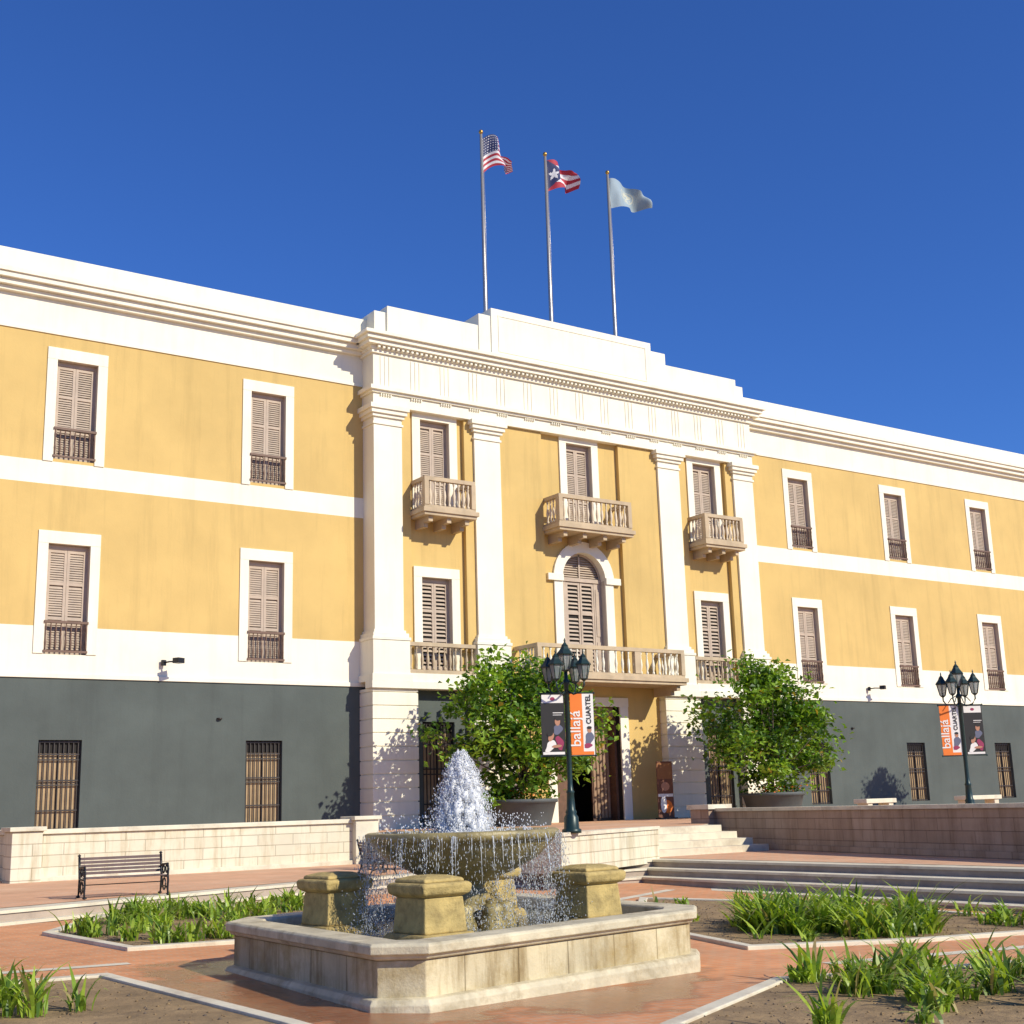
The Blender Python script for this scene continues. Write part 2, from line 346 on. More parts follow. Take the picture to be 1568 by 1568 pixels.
def blob(mb,c,r,rz,m=0):
    bm=bmesh.new(); bmesh.ops.create_icosphere(bm,subdivisions=2,radius=1)
    i=len(mb.v); sd=random.uniform(0,50)
    for v in bm.verts:
        d=1+.85*noise.noise(v.co*2.3+Vector((sd,0,0))); mb.v.append((c[0]+v.co.x*r*d,c[1]+v.co.y*r*d,c[2]+v.co.z*rz*d))
    for f in bm.faces: mb.f.append(tuple(i+v.index for v in f.verts)); mb.m.append(m); mb.s.append(True)
    bm.free()
def jr(t): return .27*(1-t**1.6)**.8+.035
for _ in range(560):
    t=random.random(); R=jr(t)*.82; a=random.uniform(0,6.283); r=R*math.sqrt(random.random()); q=random.uniform(.02,.06)
    blob(jt,(fx+r*math.cos(a),fy+r*math.sin(a),-.28+.78*t),q*(1-.4*t),random.uniform(.04,.10))
jt.obj('water_jet',[FOAM],F)
jd=MB()
for _ in range(8000):
    t=random.random(); a=random.uniform(0,6.283); r=jr(t)*abs(random.gauss(.92,.2)); 
    s_=random.uniform(.0015,.0075); jd.octa((fx+r*math.cos(a),fy+r*math.sin(a),-.3+.86*t+random.gauss(0,.02)),s_,s_*random.uniform(1,2.6))
for _ in range(900):
    a=random.uniform(0,6.283); r=random.uniform(.2,.9); s_=random.uniform(.003,.010); jd.octa((fx+r*math.cos(a),fy+r*math.sin(a),-.25+random.random()**2*.18),s_,s_*1.5)
jd.obj('jet_spray',[FOAM],F)
fl=MB()
for k in range(230):
    a=random.uniform(0,6.283); v=random.uniform(-.02,.36); n=random.randint(20,70); spr=random.uniform(.006,.045)
    for _ in range(n):
        t=random.random(); tt=.445*math.sqrt(t); r=1.0+v*tt+random.gauss(0,spr); z=-.26-4.9*tt*tt; aa=a+random.gauss(0,spr)
        if z<-1.2: continue
        s_=random.uniform(.0012,.0055); fl.octa((fx+r*math.cos(aa),fy+r*math.sin(aa),z),s_,s_*random.uniform(1.5,6))
for _ in range(5000):
    a=random.uniform(0,6.283); r=random.gauss(1.08,.13); s_=random.uniform(.0015,.007); fl.octa((fx+r*math.cos(a),fy+r*math.sin(a),-1.19+random.random()**2.2*.45),s_,s_*1.5)
fl.obj('falling_water',[DROP],F)
fs=MB()
for k in range(70):
    a=random.uniform(0,6.283); v=random.uniform(.0,.22); prev=None; w0=random.uniform(.002,.008); t0=random.uniform(.1,.6)
    for i in range(9):
        tt=.42*math.sqrt(i/8*t0); r=1.0+v*tt; z=-.26-4.9*tt*tt; wv=w0*(1-.8*i/8)*random.uniform(.5,1.4)
        cx=fx+r*math.cos(a);cy=fy+r*math.sin(a);px,py=-math.sin(a)*wv,math.cos(a)*wv
        cur=((cx-px,cy-py,z),(cx+px,cy+py,z))
        if prev: fs.face([prev[0],prev[1],cur[1],cur[0]],0,True)
        prev=cur
fs.obj('water_streams',[DROP],F)
# ---------------------------------------------------------------- building
BLD=empty('museum_building')
XC=27.92; YW=36.75; YC=36.25; YP=36.0
mats=[YEL,WHT,GRY,REV,DARK]
def facade(mb,x0,x1,y,bands,holes,depth=.28):
    xs=sorted({x0,x1}|{h[0] for h in holes}|{h[1] for h in holes}); zs=sorted({b[0] for b in bands}|{b[1] for b in bands}|{h[2] for h in holes}|{h[3] for h in holes})
    for i in range(len(xs)-1):
        for j in range(len(zs)-1):
            cx=(xs[i]+xs[i+1])/2; cz=(zs[j]+zs[j+1])/2
            if any(h[0]<cx<h[1] and h[2]<cz<h[3] for h in holes): continue
            m=next((b[2] for b in bands if b[0]<cz<b[1]),0)
            mb.face([(xs[i],y,zs[j]),(xs[i+1],y,zs[j]),(xs[i+1],y,zs[j+1]),(xs[i],y,zs[j+1])],m)
    for h in holes:
        a,b_,c_,d_=h[:4]; dp=h[4] if len(h)>4 else depth; rm=h[5] if len(h)>5 else 3; y2=y+dp
        mb.face([(a,y,c_),(a,y,d_),(a,y2,d_),(a,y2,c_)],rm); mb.face([(b_,y,c_),(b_,y2,c_),(b_,y2,d_),(b_,y,d_)],rm)
        mb.face([(a,y,d_),(b_,y,d_),(b_,y2,d_),(a,y2,d_)],rm); mb.face([(a,y,c_),(a,y2,c_),(b_,y2,c_),(b_,y,c_)],rm)
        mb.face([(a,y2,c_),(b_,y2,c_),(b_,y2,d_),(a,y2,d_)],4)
HW=.585
wb=[(-1.3,3.91,2),(3.91,5.23,1),(5.23,9.27,0),(9.27,9.94,1),(9.94,13.76,0),(13.76,14.87,1),(14.87,16.1,1)]
leftX=[16.03-5.98*k for k in range(8)]; rightX=[39.8+5.98*k for k in range(8)]
W=MB()
for xs_,x0,x1 in ((leftX,-29.,19.6),(rightX,36.3,85.)):
    holes=[]
    for x in xs_:
        holes+=[(x-HW,x+HW,10.03,12.99),(x-HW,x+HW,4.46,7.57),(x-HW,x+HW,-.3,2.12,.25,2)]
    facade(W,x0,x1,YW,wb,holes)
cb=[(-1.,3.9,2),(3.9,13.0,0),(13.0,15.3,1)]
holes=[]
for sx in (-1,1):
    x=XC+sx*6.1; holes+=[(x-.57,x+.57,9.6,12.76),(x-.57,x+.57,4.36,7.39),(x-.6,x+.6,-.6,2.7,.25,2)]
facade(W,XC-8.4,XC-3.6,YC,cb,[h for h in holes if h[0]<XC]); facade(W,XC+3.6,XC+8.4,YC,cb,[h for h in holes if h[0]>XC])
cb2=[(-1.,15.3,0)]
facade(W,XC-3.6,XC+3.6,YC,cb2,[(XC-.57,XC+.57,9.6,12.76),(XC-.95,XC+.95,4.3,8.75,.35),(XC-1.5,XC+1.35,-.6,3.3,2.5,4)])
W.obj('walls',mats,BLD)
bo=MB(); bo.box(-29,85,YW+2.8,62,-2,15.6,0); bo.box(-29,-28.7,YW+.01,YW+2.8,-2,15.6,0); bo.box(84.7,85,YW+.01,YW+2.8,-2,15.6,0)
bo.face([(-29,YW+.4,15.62),(85,YW+.4,15.62),(85,62,15.62),(-29,62,15.62)],1)
bo.obj('rear_block',[YEL,ROOF],BLD)
t=MB()
for x0,x1 in ((-29.1,19.5),(36.4,85.1)):
    t.box(x0,x1,YW-.12,YW+.45,15.50,16.1)
    for p,z0,z1 in ((.16,14.80,14.93),(.30,14.932,15.10),(.42,15.102,15.25),(.48,15.252,15.40),(.2,15.402,15.498)):
        t.box(x0,x1,YW-p,YW-.001,z0,z1)
    t.box(x0,x1,YW-.04,YW-.002,13.74,13.84); t.box(x0,x1,YW-.05,YW-.002,3.80,3.93)
for xs_ in (leftX,rightX):
    for x in xs_:
        for z0,z1 in ((9.941,12.99),(4.47,7.57)):
            for a,b_ in ((x-.87,x-HW),(x+HW,x+.87)): t.box(a,b_,YW-.035,YW-.001,z0,z1+.0)
            t.box(x-.87,x+.87,YW-.037,YW-.001,z1+.001,z1+.36)
for x,z0,z1 in [(XC-6.1,9.5,12.76),(XC+6.1,9.5,12.76),(XC,9.5,12.76),(XC-6.1,4.36,7.39),(XC+6.1,4.36,7.39)]:
    for a,b_ in ((x-.88,x-.57),(x+.57,x+.88)): t.box(a,b_,YC-.06,YC-.001,z0,z1)
    t.box(x-.88,x+.88,YC-.062,YC-.001,z1+.001,z1+.34)
for s in (-1,1):
    for a,b_ in ((7.48,8.53),(3.58,4.64)):
        x0,x1=sorted((XC+s*a,XC+s*b_)); yb=37.0
        def bx(e,z0,z1,p=None): t.box(x0-e,x1+e,YP-(e if p is None else p),yb,z0,z1)
        bx(0,5.55,12.30); bx(.04,12.302,12.38); bx(0,12.382,12.55); bx(.07,12.552,12.66); bx(.14,12.662,12.80); bx(.20,12.802,12.96)
        bx(.05,5.45,5.548); bx(.12,5.32,5.448); bx(.17,5.22,5.318); bx(.14,4.15,5.218); bx(.20,3.92,4.148)
t.box(XC-8.75,XC-4.9,35.78,YC-.001,3.70,3.918); t.box(XC+4.9,XC+8.75,35.78,YC-.001,3.70,3.918)
t.box(XC-4.9,XC-3.3,35.781,YC-.001,3.70,3.918); t.box(XC+3.3,XC+4.9,35.781,YC-.001,3.70,3.918)
ex0,ex1=XC-8.53,XC+8.53
for p,z0,z1 in ((.03,12.962,13.36),(.10,13.362,13.44),(.19,13.442,13.58),(.02,13.582,14.72),(.10,14.722,14.84),(.14,14.842,14.96),(.32,14.962,15.10),(.42,15.102,15.24),(.52,15.242,15.36),(.30,15.362,15.42)):
    t.box(ex0-p,ex1+p,YP-p,37.4,z0,z1)
x=ex0+.05
while x<ex1-.1:
    t.box(x,x+.09,YP-.26,YP-.141,14.86,14.958); x+=.18
n=15
for i in range(n):
    cx=ex0+.45+(ex1-ex0-.9)*i/(n-1)
    for d in (-.16,0,.16): t.box(cx+d-.05,cx+d+.05,YP-.042,YP-.021,13.62,14.66)
    for d in (-.22,-.13,-.04,.05,.14): t.box(cx+d,cx+d+.045,YP-.09,YP-.031,13.27,13.35)
t.box(ex0+.55,ex1-.55,YP+.02,37.2,15.42,16.5); t.box(ex0+.1,ex1-.1,YP+.10,37.1,15.42,16.28); t.box(XC-4.35,XC+4.25,YP-.02,37.25,15.42,16.93); t.box(XC-3.85,XC+3.5,YP-.06,37.3,15.42,17.22)
t.box(XC-3.5,XC+3.2,YP-.08,YP-.061,15.62,15.68); t.box(XC-3.5,XC+3.2,YP-.08,YP-.061,16.95,17.0); t.box(XC-3.56,XC-3.50,YP-.08,YP-.061,15.62,17.0); t.box(XC+3.2,XC+3.26,YP-.08,YP-.061,15.62,17.0)
for s in (-1,1):
    for a,b_ in ((7.05,8.68),(3.25,4.95)):
        x0,x1=sorted((XC+s*a,XC+s*b_)); t.box(x0+.03,x1-.03,35.93,37.0,-.6,3.70)
        z=-.6
        while z<3.6:
            t.box(x0,x1,35.895,36.98,z+(0.001),min(z+.385,3.698)); z+=.42
for a,b_ in ((XC-1.85,XC-1.5),(XC+1.35,XC+1.72)): t.box(a,b_,YC-.07,YC-.001,-.6,3.3)
t.box(XC-1.87,XC+1.74,YC-.072,YC-.001,3.301,3.62)
for s in (-1,1):
    x0,x1=sorted((XC+s*.95,XC+s*1.62)); t.box(x0,x1,YC-.14,YC-.001,7.66,7.90)
    x0,x1=sorted((XC+s*.95,XC+s*1.32)); t.box(x0,x1,YC-.07,YC-.001,4.3,7.658)
N=20
for k in range(N):
    a0=math.pi*k/N;a1=math.pi*(k+1)/N
    P=lambda r,a,y:(XC+r*math.cos(a),y,7.8+r*math.sin(a))
    pts=[(.95,a0),(1.34,a0),(1.34,a1),(.95,a1)]
    t.face([P(r,a,YC-.09) for r,a in pts][::-1]); t.face([P(1.34,a0,YC-.09),P(1.34,a1,YC-.09),P(1.34,a1,YC),P(1.34,a0,YC)])
    t.face([P(.95,a0,YC-.09),P(.95,a1,YC-.09),P(.95,a1,YC+.35),P(.95,a0,YC+.35)])
t.obj('cream_trim',[WHT],BLD,bev=.008)
sp=MB()
for k in range(N):
    a0=math.pi*k/N;a1=math.pi*(k+1)/N
    p0=(XC+.95*math.cos(a0),7.8+.95*math.sin(a0));p1=(XC+.95*math.cos(a1),7.8+.95*math.sin(a1))
    sp.face([(p0[0],YC,p0[1]),(p0[0],YC,8.75),(p1[0],YC,8.75),(p1[0],YC,p1[1])])
for s in (-1,1):
    for a,b_ in ((1.75,3.58),(4.64,5.0),(7.12,7.48)):
        x0,x1=sorted((XC+s*a,XC+s*b_)); sp.box(x0,x1,YC-.16,YC-.001,5.0 if a>2 else 4.3,12.95)
sp.obj('yellow_wall_strips',[YEL],BLD)
def louver(mb,x0,x1,z0,z1,y,m=0,md=1,sp_=.085,gap=0):
    st_=.075
    mb.box(x0,x0+st_,y-.03,y+.03,z0,z1,m); mb.box(x1-st_,x1,y-.03,y+.03,z0,z1,m)
    n=3; H=(z1-z0)
    rails=[z0,z0+H*.33,z0+H*.66,z1-.09]
    for r in rails: mb.box(x0+st_,x1-st_,y-.027,y+.027,r,r+.09,m)
    z=z0+.1
    while z<z1-.1:
        if not any(r-.05<z<r+.09 for r in rails):
            mb.face([(x0+st_,y-.025,z),(x1-st_,y-.025,z),(x1-st_,y+.015,z+.06),(x0+st_,y+.015,z+.06)],m)
            mb.face([(x0+st_,y-.025,z-.012),(x1-st_,y-.025,z-.012),(x1-st_,y-.025,z),(x0+st_,y-.025,z)],m)
        z+=sp_
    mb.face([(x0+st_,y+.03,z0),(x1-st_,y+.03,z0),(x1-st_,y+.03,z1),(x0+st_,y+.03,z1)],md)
def shut_mesh(nm,w_,h_,ma,mb_,sp_=.085):
    mb=MB(); mb.box(-w_,-w_+.05,-.05,.05,0,h_,0); mb.box(w_-.05,w_,-.05,.05,0,h_,0); mb.box(-w_+.05,w_-.05,-.05,.05,h_-.12,h_,0)
    louver(mb,-w_+.052,-.004,.0,h_-.122,0,0,1,sp_); louver(mb,.004,w_-.052,.0,h_-.122,0,0,1,sp_)
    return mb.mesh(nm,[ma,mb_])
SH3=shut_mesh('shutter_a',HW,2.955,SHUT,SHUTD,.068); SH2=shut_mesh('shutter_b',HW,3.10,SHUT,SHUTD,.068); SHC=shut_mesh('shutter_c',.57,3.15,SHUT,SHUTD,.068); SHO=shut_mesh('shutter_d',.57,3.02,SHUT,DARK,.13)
def rail_mesh():
    mb=MB(); w_=HW+.02
    mb.box(-w_,w_,-.08,-.01,.86,.93); mb.box(-w_,w_,-.07,-.02,.05,.11)
    for i in range(9):
        x=-w_+.05+(2*w_-.1)*i/8; mb.lathe([(.014,.11),(.02,.2),(.032,.32),(.02,.42),(.013,.5),(.022,.56),(.013,.62),(.028,.72),(.014,.86)],x,-.045,0,6)
    return mb.mesh('balconette',[RAILM])
RL=rail_mesh()
def grille_mesh(w_,h_):
    mb=MB(); mb.box(-w_,w_,.05,.09,0,h_-.35,1); mb.box(-w_,w_,.04,.10,h_-.35,h_,2)  # second box is a dark strip, painted shade under the window head
    for k in (-.5,.5): mb.box(w_*k*2-.03,w_*k*2+.03,.03,.06,0,h_,0)
    n=9
    for i in range(n):
        x=-w_+2*w_*(i+.5)/n; mb.box(x-.013,x+.013,-.02,.006,0,h_,0)
    for z in (.04,h_*.22,h_*.5,h_*.55,h_*.78,h_*.84,h_-.05): mb.box(-w_,w_,-.03,-.021,z-.02,z+.02,0)
    mb.box(-.02,.02,.02,.05,0,h_-.3,2)
    return mb.mesh('grille',[IRON,TAN,DARK])
GR=grille_mesh(HW,2.42); GRC=grille_mesh(.6,3.3)
for xs_ in (leftX,rightX):
    for x in xs_:
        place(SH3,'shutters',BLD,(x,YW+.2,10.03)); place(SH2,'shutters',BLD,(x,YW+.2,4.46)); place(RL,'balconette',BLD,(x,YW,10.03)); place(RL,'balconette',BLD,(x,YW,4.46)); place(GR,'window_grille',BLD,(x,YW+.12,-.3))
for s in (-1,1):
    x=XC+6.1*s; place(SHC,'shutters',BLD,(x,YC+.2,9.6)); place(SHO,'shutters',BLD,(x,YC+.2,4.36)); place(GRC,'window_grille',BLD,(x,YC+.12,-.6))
place(SHC,'shutters',BLD,(XC,YC+.2,9.6))
d=MB(); y=YC+.26
for x0,x1 in ((-.95,-.62),(.62,.95)): d.box(XC+x0,XC+x1,y-.04,y+.04,4.3,7.72,0); d.box(XC+x0+.07,XC+x1-.07,y-.06,y-.041,4.6,5.6,0); d.box(XC+x0+.07,XC+x1-.07,y-.06,y-.041,5.8,7.5,0)
louver(d,XC-.61,XC-.01,4.3,7.7,y,0,2,.14); louver(d,XC+.01,XC+.61,4.3,7.7,y,0,2,.14)
d.box(XC-.95,XC+.95,y-.08,y+.04,7.721,7.86,0)
z=7.9
while z<8.7:
    hw=math.sqrt(max(.001,.9**2-(z-7.8)**2)); 
    d.face([(XC-hw,y-.03,z),(XC+hw,y-.03,z),(XC+hw,y+.02,z+.06),(XC-hw,y+.02,z+.06)],0); z+=.085
d.box(XC-.03,XC+.03,y-.05,y-.031,7.86,8.72,0)
for k in range(16):
    a0=math.pi*k/16;a1=math.pi*(k+1)/16; d.face([(XC+r*math.cos(a),y-.05,7.8+r*math.sin(a)) for r,a in ((.86,a0),(.95,a0),(.95,a1),(.86,a1))][::-1],0)
d.face([(XC-.95,y+.05,7.8),(XC+.95,y+.05,7.8),(XC+.95,y+.05,8.74),(XC-.95,y+.05,8.74)],1)
d.obj('arched_door',[SHUT,SHUTD,DARK],BLD)
d=MB()
d.box(XC-1.5,XC-.6,YC+.3,YC+.38,-.6,3.3,0)
d.box(XC+1.24,XC+1.34,YC+.2,YC+1.6,-.6,3.3,0)
d.box(XC+.45,XC+1.24,YC+.55,YC+.63,-.6,3.3,0)
for i in range(5):
    x=XC+.5+i*.15; d.box(x,x+.1,YC+.52,YC+.549,-.5,3.2,1)
d.box(XC-1.5,XC+1.35,YC+.2,YC+.28,2.95,3.299,1)
d.obj('entrance_door',[WOODB,M('door_tan',(.30,.19,.11),.6,.2,4)],BLD)
BALP=[(.045,0),(.045,.06),(.022,.10),(.045,.22),(.055,.30),(.04,.42),(.02,.50),(.03,.54),(.02,.58),(.04,.64),(.045,.70)]
def balus(mb,x,y,z,m=1,sc=1.): mb.lathe([(r,zz*sc) for r,zz in BALP],x,y,z,8,m)
def balcony(xc,hw,yf,z,dep_y,nb,brk,top=1.05):
    mb=MB(); yb=dep_y
    mb.box(xc-hw-.08,xc+hw+.08,yf-.08,yb,z-.14,z,0); mb.box(xc-hw-.02,xc+hw+.02,yf-.02,yb,z-.24,z-.141,0)
    for bx_ in brk:
        mb.box(xc+bx_-.08,xc+bx_+.08,yf+.12,yb,z-.42,z-.241,0); mb.box(xc+bx_-.08,xc+bx_+.08,yf+.45,yb,z-.56,z-.421,0)
    zt=z+top
    mb.box(xc-hw,xc+hw,yf,yf+.16,zt-.13,zt,0); mb.box(xc-hw,xc+hw,yf+.01,yf+.15,z+.001,z+.10,0)
    for s in (-1,1):
        a,b_=sorted((xc+s*hw,xc+s*(hw-.16)))
        mb.box(a+.001,b_-.001,yf+.161,yb,zt-.132,zt-.002,0); mb.box(a+.01,b_-.01,yf+.161,yb,z+.001,z+.10,0)
        mb.box(a,b_,yf-.01,yf+.158,z+.10,zt-.131,0)
        n2=max(2,int((yb-yf)/.22))
        for i in range(n2): balus(mb,(a+b_)/2,yf+.27+(yb-yf-.35)*i/n2,z+.10,1,(top-.23)/.70)
    for i in range(nb): 
        x=xc-hw+.16+(2*hw-.32)*(i+.5)/nb; balus(mb,x,yf+.08,z+.10,1,(top-.23)/.70)
    return mb
CRB=M('pale_baluster',(.68,.57,.41),.85,.1)
balcony(XC-6.1,.98,35.25,9.5,YC-.002,9,(-.7,0,.7)).obj('balcony',[BEIGE,CRB],BLD)
balcony(XC+6.1,.98,35.25,9.5,YC-.002,9,(-.7,0,.7)).obj('balcony',[BEIGE,CRB],BLD)
balcony(XC-.1,1.62,35.2,9.5,YC-.002,14,(-1.3,-.45,.45,1.3)).obj('balcony',[BEIGE,CRB],BLD)
mb=balcony(XC,3.2,34.7,4.22,YC-.17,22,(-2.95,2.95),1.0)
for x in (-1.05,1.05): mb.box(XC+x-.13,XC+x+.13,34.69,34.862,4.33,5.08,0)
mb.obj('grand_balcony',[BEIGE,WHT],BLD)
for s in (-1,1):
    mb=MB(); xa,xb=XC+s*6.1-1.26,XC+s*6.1+1.26
    mb.box(xa,xb,35.9,36.06,5.08,5.2,0); mb.box(xa,xb,35.9,36.06,4.2,4.32,0); mb.box(xa,xb,35.88,YC,3.93,4.199,1)
    for i in range(12): balus(mb,xa+(xb-xa)*(i+.5)/12,35.98,4.32,0,.76/.70)
    mb.obj('balustrade',[BEIGE,WHT],BLD)
mb=MB()
for x,z in ((14.6,2.75),(41.9,2.7)): mb.lathe([(.08,-.02),(.08,.02),(.0,.03)],x,YW-.03,z,10)
mb.obj('wall_fittings',[IRON],BLD)
for x in (13.0,43.2):
    mb=MB(); mb.tube([(0,.35,0),(0,.1,.02),(0,-.15,0)],.025,6); mb.box(-.13,.13,-.34,-.12,-.05,.10); mb.box(-.06,.06,.28,.37,-.08,.08)
    mb.obj('floodlight',[BLACK],loc=(x,YW-.38,4.32),rot=.5)
# ---------------------------------------------------------------- flags
def flag(name,x,z0,fn,mats_,ph,L=1.35,H=1.2,lift=.15,drop=.6):
    e=empty(name,(x,37.6,0))
    p=MB(); p.lathe([(.085,15.5),(.08,18),(.055,z0)],0,0,0,10,0); p.lathe([(.01,z0),(.07,z0+.04),(.09,z0+.1),(.06,z0+.17),(.01,z0+.2)],0,0,0,10,1); p.tube([(.10,0,z0-.2),(.105,0,21),(.10,0,16.5)],.008,4,0)
    p.obj('pole',[STEEL,GOLD],e)
    m=MB(); nu,nv=60,39
    def pt(u,v):
        hh=H*(1-.42*u**1.3); xx=.06+L*u*(1-.12*v*u)
        zz=z0-.15-(1-v)*hh+lift*math.sin(math.pi*min(1,u*1.4))-drop*u*u*v*.9-.1*u
        yy=.26*math.sin(8*u+ph+1.8*v)*u**.4+.10*math.sin(17*u-3.5*v+ph)*u
        return (xx,yy,zz)
    for i in range(nu):
        for j in range(nv):
            u0,u1,v0,v1=i/nu,(i+1)/nu,j/nv,(j+1)/nv
            m.face([pt(u0,v0),pt(u1,v0),pt(u1,v1),pt(u0,v1)],fn((u0+u1)/2,(v0+v1)/2),True)
    m.obj('cloth',mats_,e)
def us(u,v):
    if u<.42 and v>6/13:
        a=u/.42*8; b_=(v-6/13)/(7/13)*7
        return 1 if ((a%1-.5)**2+(b_%1-.5)**2<.035) else 2
    return 0 if int(v*13)%2==0 else 1
def star(u,v,cx,cy,r):
    dx=(u-cx)*1.5;dy=v-cy;a=math.atan2(dx,dy);rr=math.hypot(dx,dy); k=(a%(2*math.pi/5))-math.pi/5
    return rr<r*(.42+.58*(abs(k)/(math.pi/5))**1.3)
def pr(u,v):
    if u<.58*(1-abs(2*v-1)): return 1 if star(u,v,.19,.5,.2) else 2
    return 0 if int(v*5)%2==0 else 1
def pale(u,v):
    r=math.hypot((u-.45)*1.4,v-.5); return 1 if (r<.22 and noise.noise(Vector((u*12,v*12,3)))>-.1) or .26<r<.29 else 0
flag('american_flag',24.95,25.0,us,[RED,FW,BLUE],0.4,1.45,1.45,.32,.6); flag('puerto_rican_flag',27.95,24.9,pr,[RED,FW,BLUE],1.6,1.5,1.3,.12,.2); flag('city_flag',31.08,24.95,pale,[PALE,PALE2],2.6,2.1,1.3,.1,.35)
# ---------------------------------------------------------------- trees
def tree(x,y,z0,trunk_h,cz,rx,ry,rz,ncl,nleaf,seed,ls=.11,pot=True):
    rnd=random.Random(seed); e=empty('tree',(x,y,z0))
    tr=MB(); lf=MB()
    top=Vector((rnd.uniform(-.1,.1),0,cz-rz*.25-z0))
    tr.tube([(0,0,.3),(rnd.uniform(-.05,.05),0,trunk_h*.6),(0.05,0,trunk_h),top],[.075,.06,.055,.03],8)
    cls=[]
    for i in range(ncl):
        while True:
            p=Vector((rnd.uniform(-1,1),rnd.uniform(-1,1),rnd.uniform(-1,1)))
            if .25<p.length<1 : break
        k=1+.55*noise.noise(p.normalized()*2.0+Vector((seed*3.1,0,0)))
        wz=1.05 if p.z<.0 else (1-.35*p.z)
        if p.z<-.6: wz*=.8
        c_=Vector((p.x*rx*k*wz,p.y*ry*k*wz,cz-z0+p.z*rz*k)); cls.append(c_)
    for c_ in cls[:30]:
        b0=Vector((0.03,0,trunk_h*rnd.uniform(.75,1.1))); mid=b0.lerp(c_,.5)+Vector((0,0,rnd.uniform(-.25,.0)))
        tr.tube([b0,mid,c_],[.035,.022,.007],5)
    for c_ in cls:
        dark=rnd.choices((0,1,2),(4,4,2.2))[0]; s=rnd.uniform(.14,.34)*(rx/2.0)**.5
        for _ in range(nleaf):
            q=c_+Vector((rnd.gauss(0,s),rnd.gauss(0,s),rnd.gauss(0,s*.75)))
            d=Vector((rnd.gauss(0,1),rnd.gauss(0,1),rnd.gauss(-.1,.7))).normalized(); up_=Vector((rnd.gauss(0,.5),rnd.gauss(0,.5),1)).normalized()
            w_=d.cross(up_).normalized(); nrm=w_.cross(d); l=ls*rnd.uniform(.7,1.4); hw=l*.38
            mt=dark if rnd.random()<.6 else rnd.choice((0,1,2)); 
            if rnd.random()<.02: mt=3
            a=q;b_=q+d*l*.45+w_*hw+nrm*hw*.3;c2=q+d*l-nrm*l*.12;d2=q+d*l*.45-w_*hw+nrm*hw*.3
            lf.face([a,b_,c2],mt,False); lf.face([a,c2,d2],mt,False)
    tr.obj('trunk',[BARK],e); lf.obj('crown',[L1,L2,L3,L4],e)
    if pot:
        P_=empty('tree_planter',(x,y,z0)); m=MB(); m.lathe([(.85,0),(.86,.05),(1.02,.66),(1.08,.68),(1.08,.78),(1.0,.78),(.97,.62)],0,0,0,40,0,True,False); m.lathe([(.98,.66),(.01,.70)],0,0,0,24,1,True,False); m.obj('pot',[POT,SOIL],P_)
        g_=MB()
        for _ in range(36):
            a=rnd.uniform(0,6.28);r=rnd.uniform(.1,1.0)
            for k in range(22):
                cx=r*math.cos(a)+rnd.gauss(0,.09);cy=r*math.sin(a)+rnd.gauss(0,.09);cz_=.70+rnd.random()*.32; l=.09
                dv=Vector((rnd.gauss(0,1),rnd.gauss(0,1),rnd.gauss(0,1))).normalized()*l; w2=dv.cross(Vector((0,0,1))).normalized()*l*.5; q=Vector((cx,cy,cz_))
                g_.face([q,q+dv*.5+w2,q+dv,q+dv*.5-w2],rnd.choice((0,1,2,0,0,3)))
        g_.obj('planted_flowers',[L1,L2,L3,ORG],P_)
tree(22.75,33.0,-.6,1.5,2.35,2.75,1.7,2.3,110,85,3,.18)
tree(32.9,32.6,-.6,1.5,2.5,2.8,1.8,2.25,110,85,12,.18)
tree(46.5,29.4,-.6,3.2,4.9,1.3,1.3,1.3,50,40,5,.16,True)
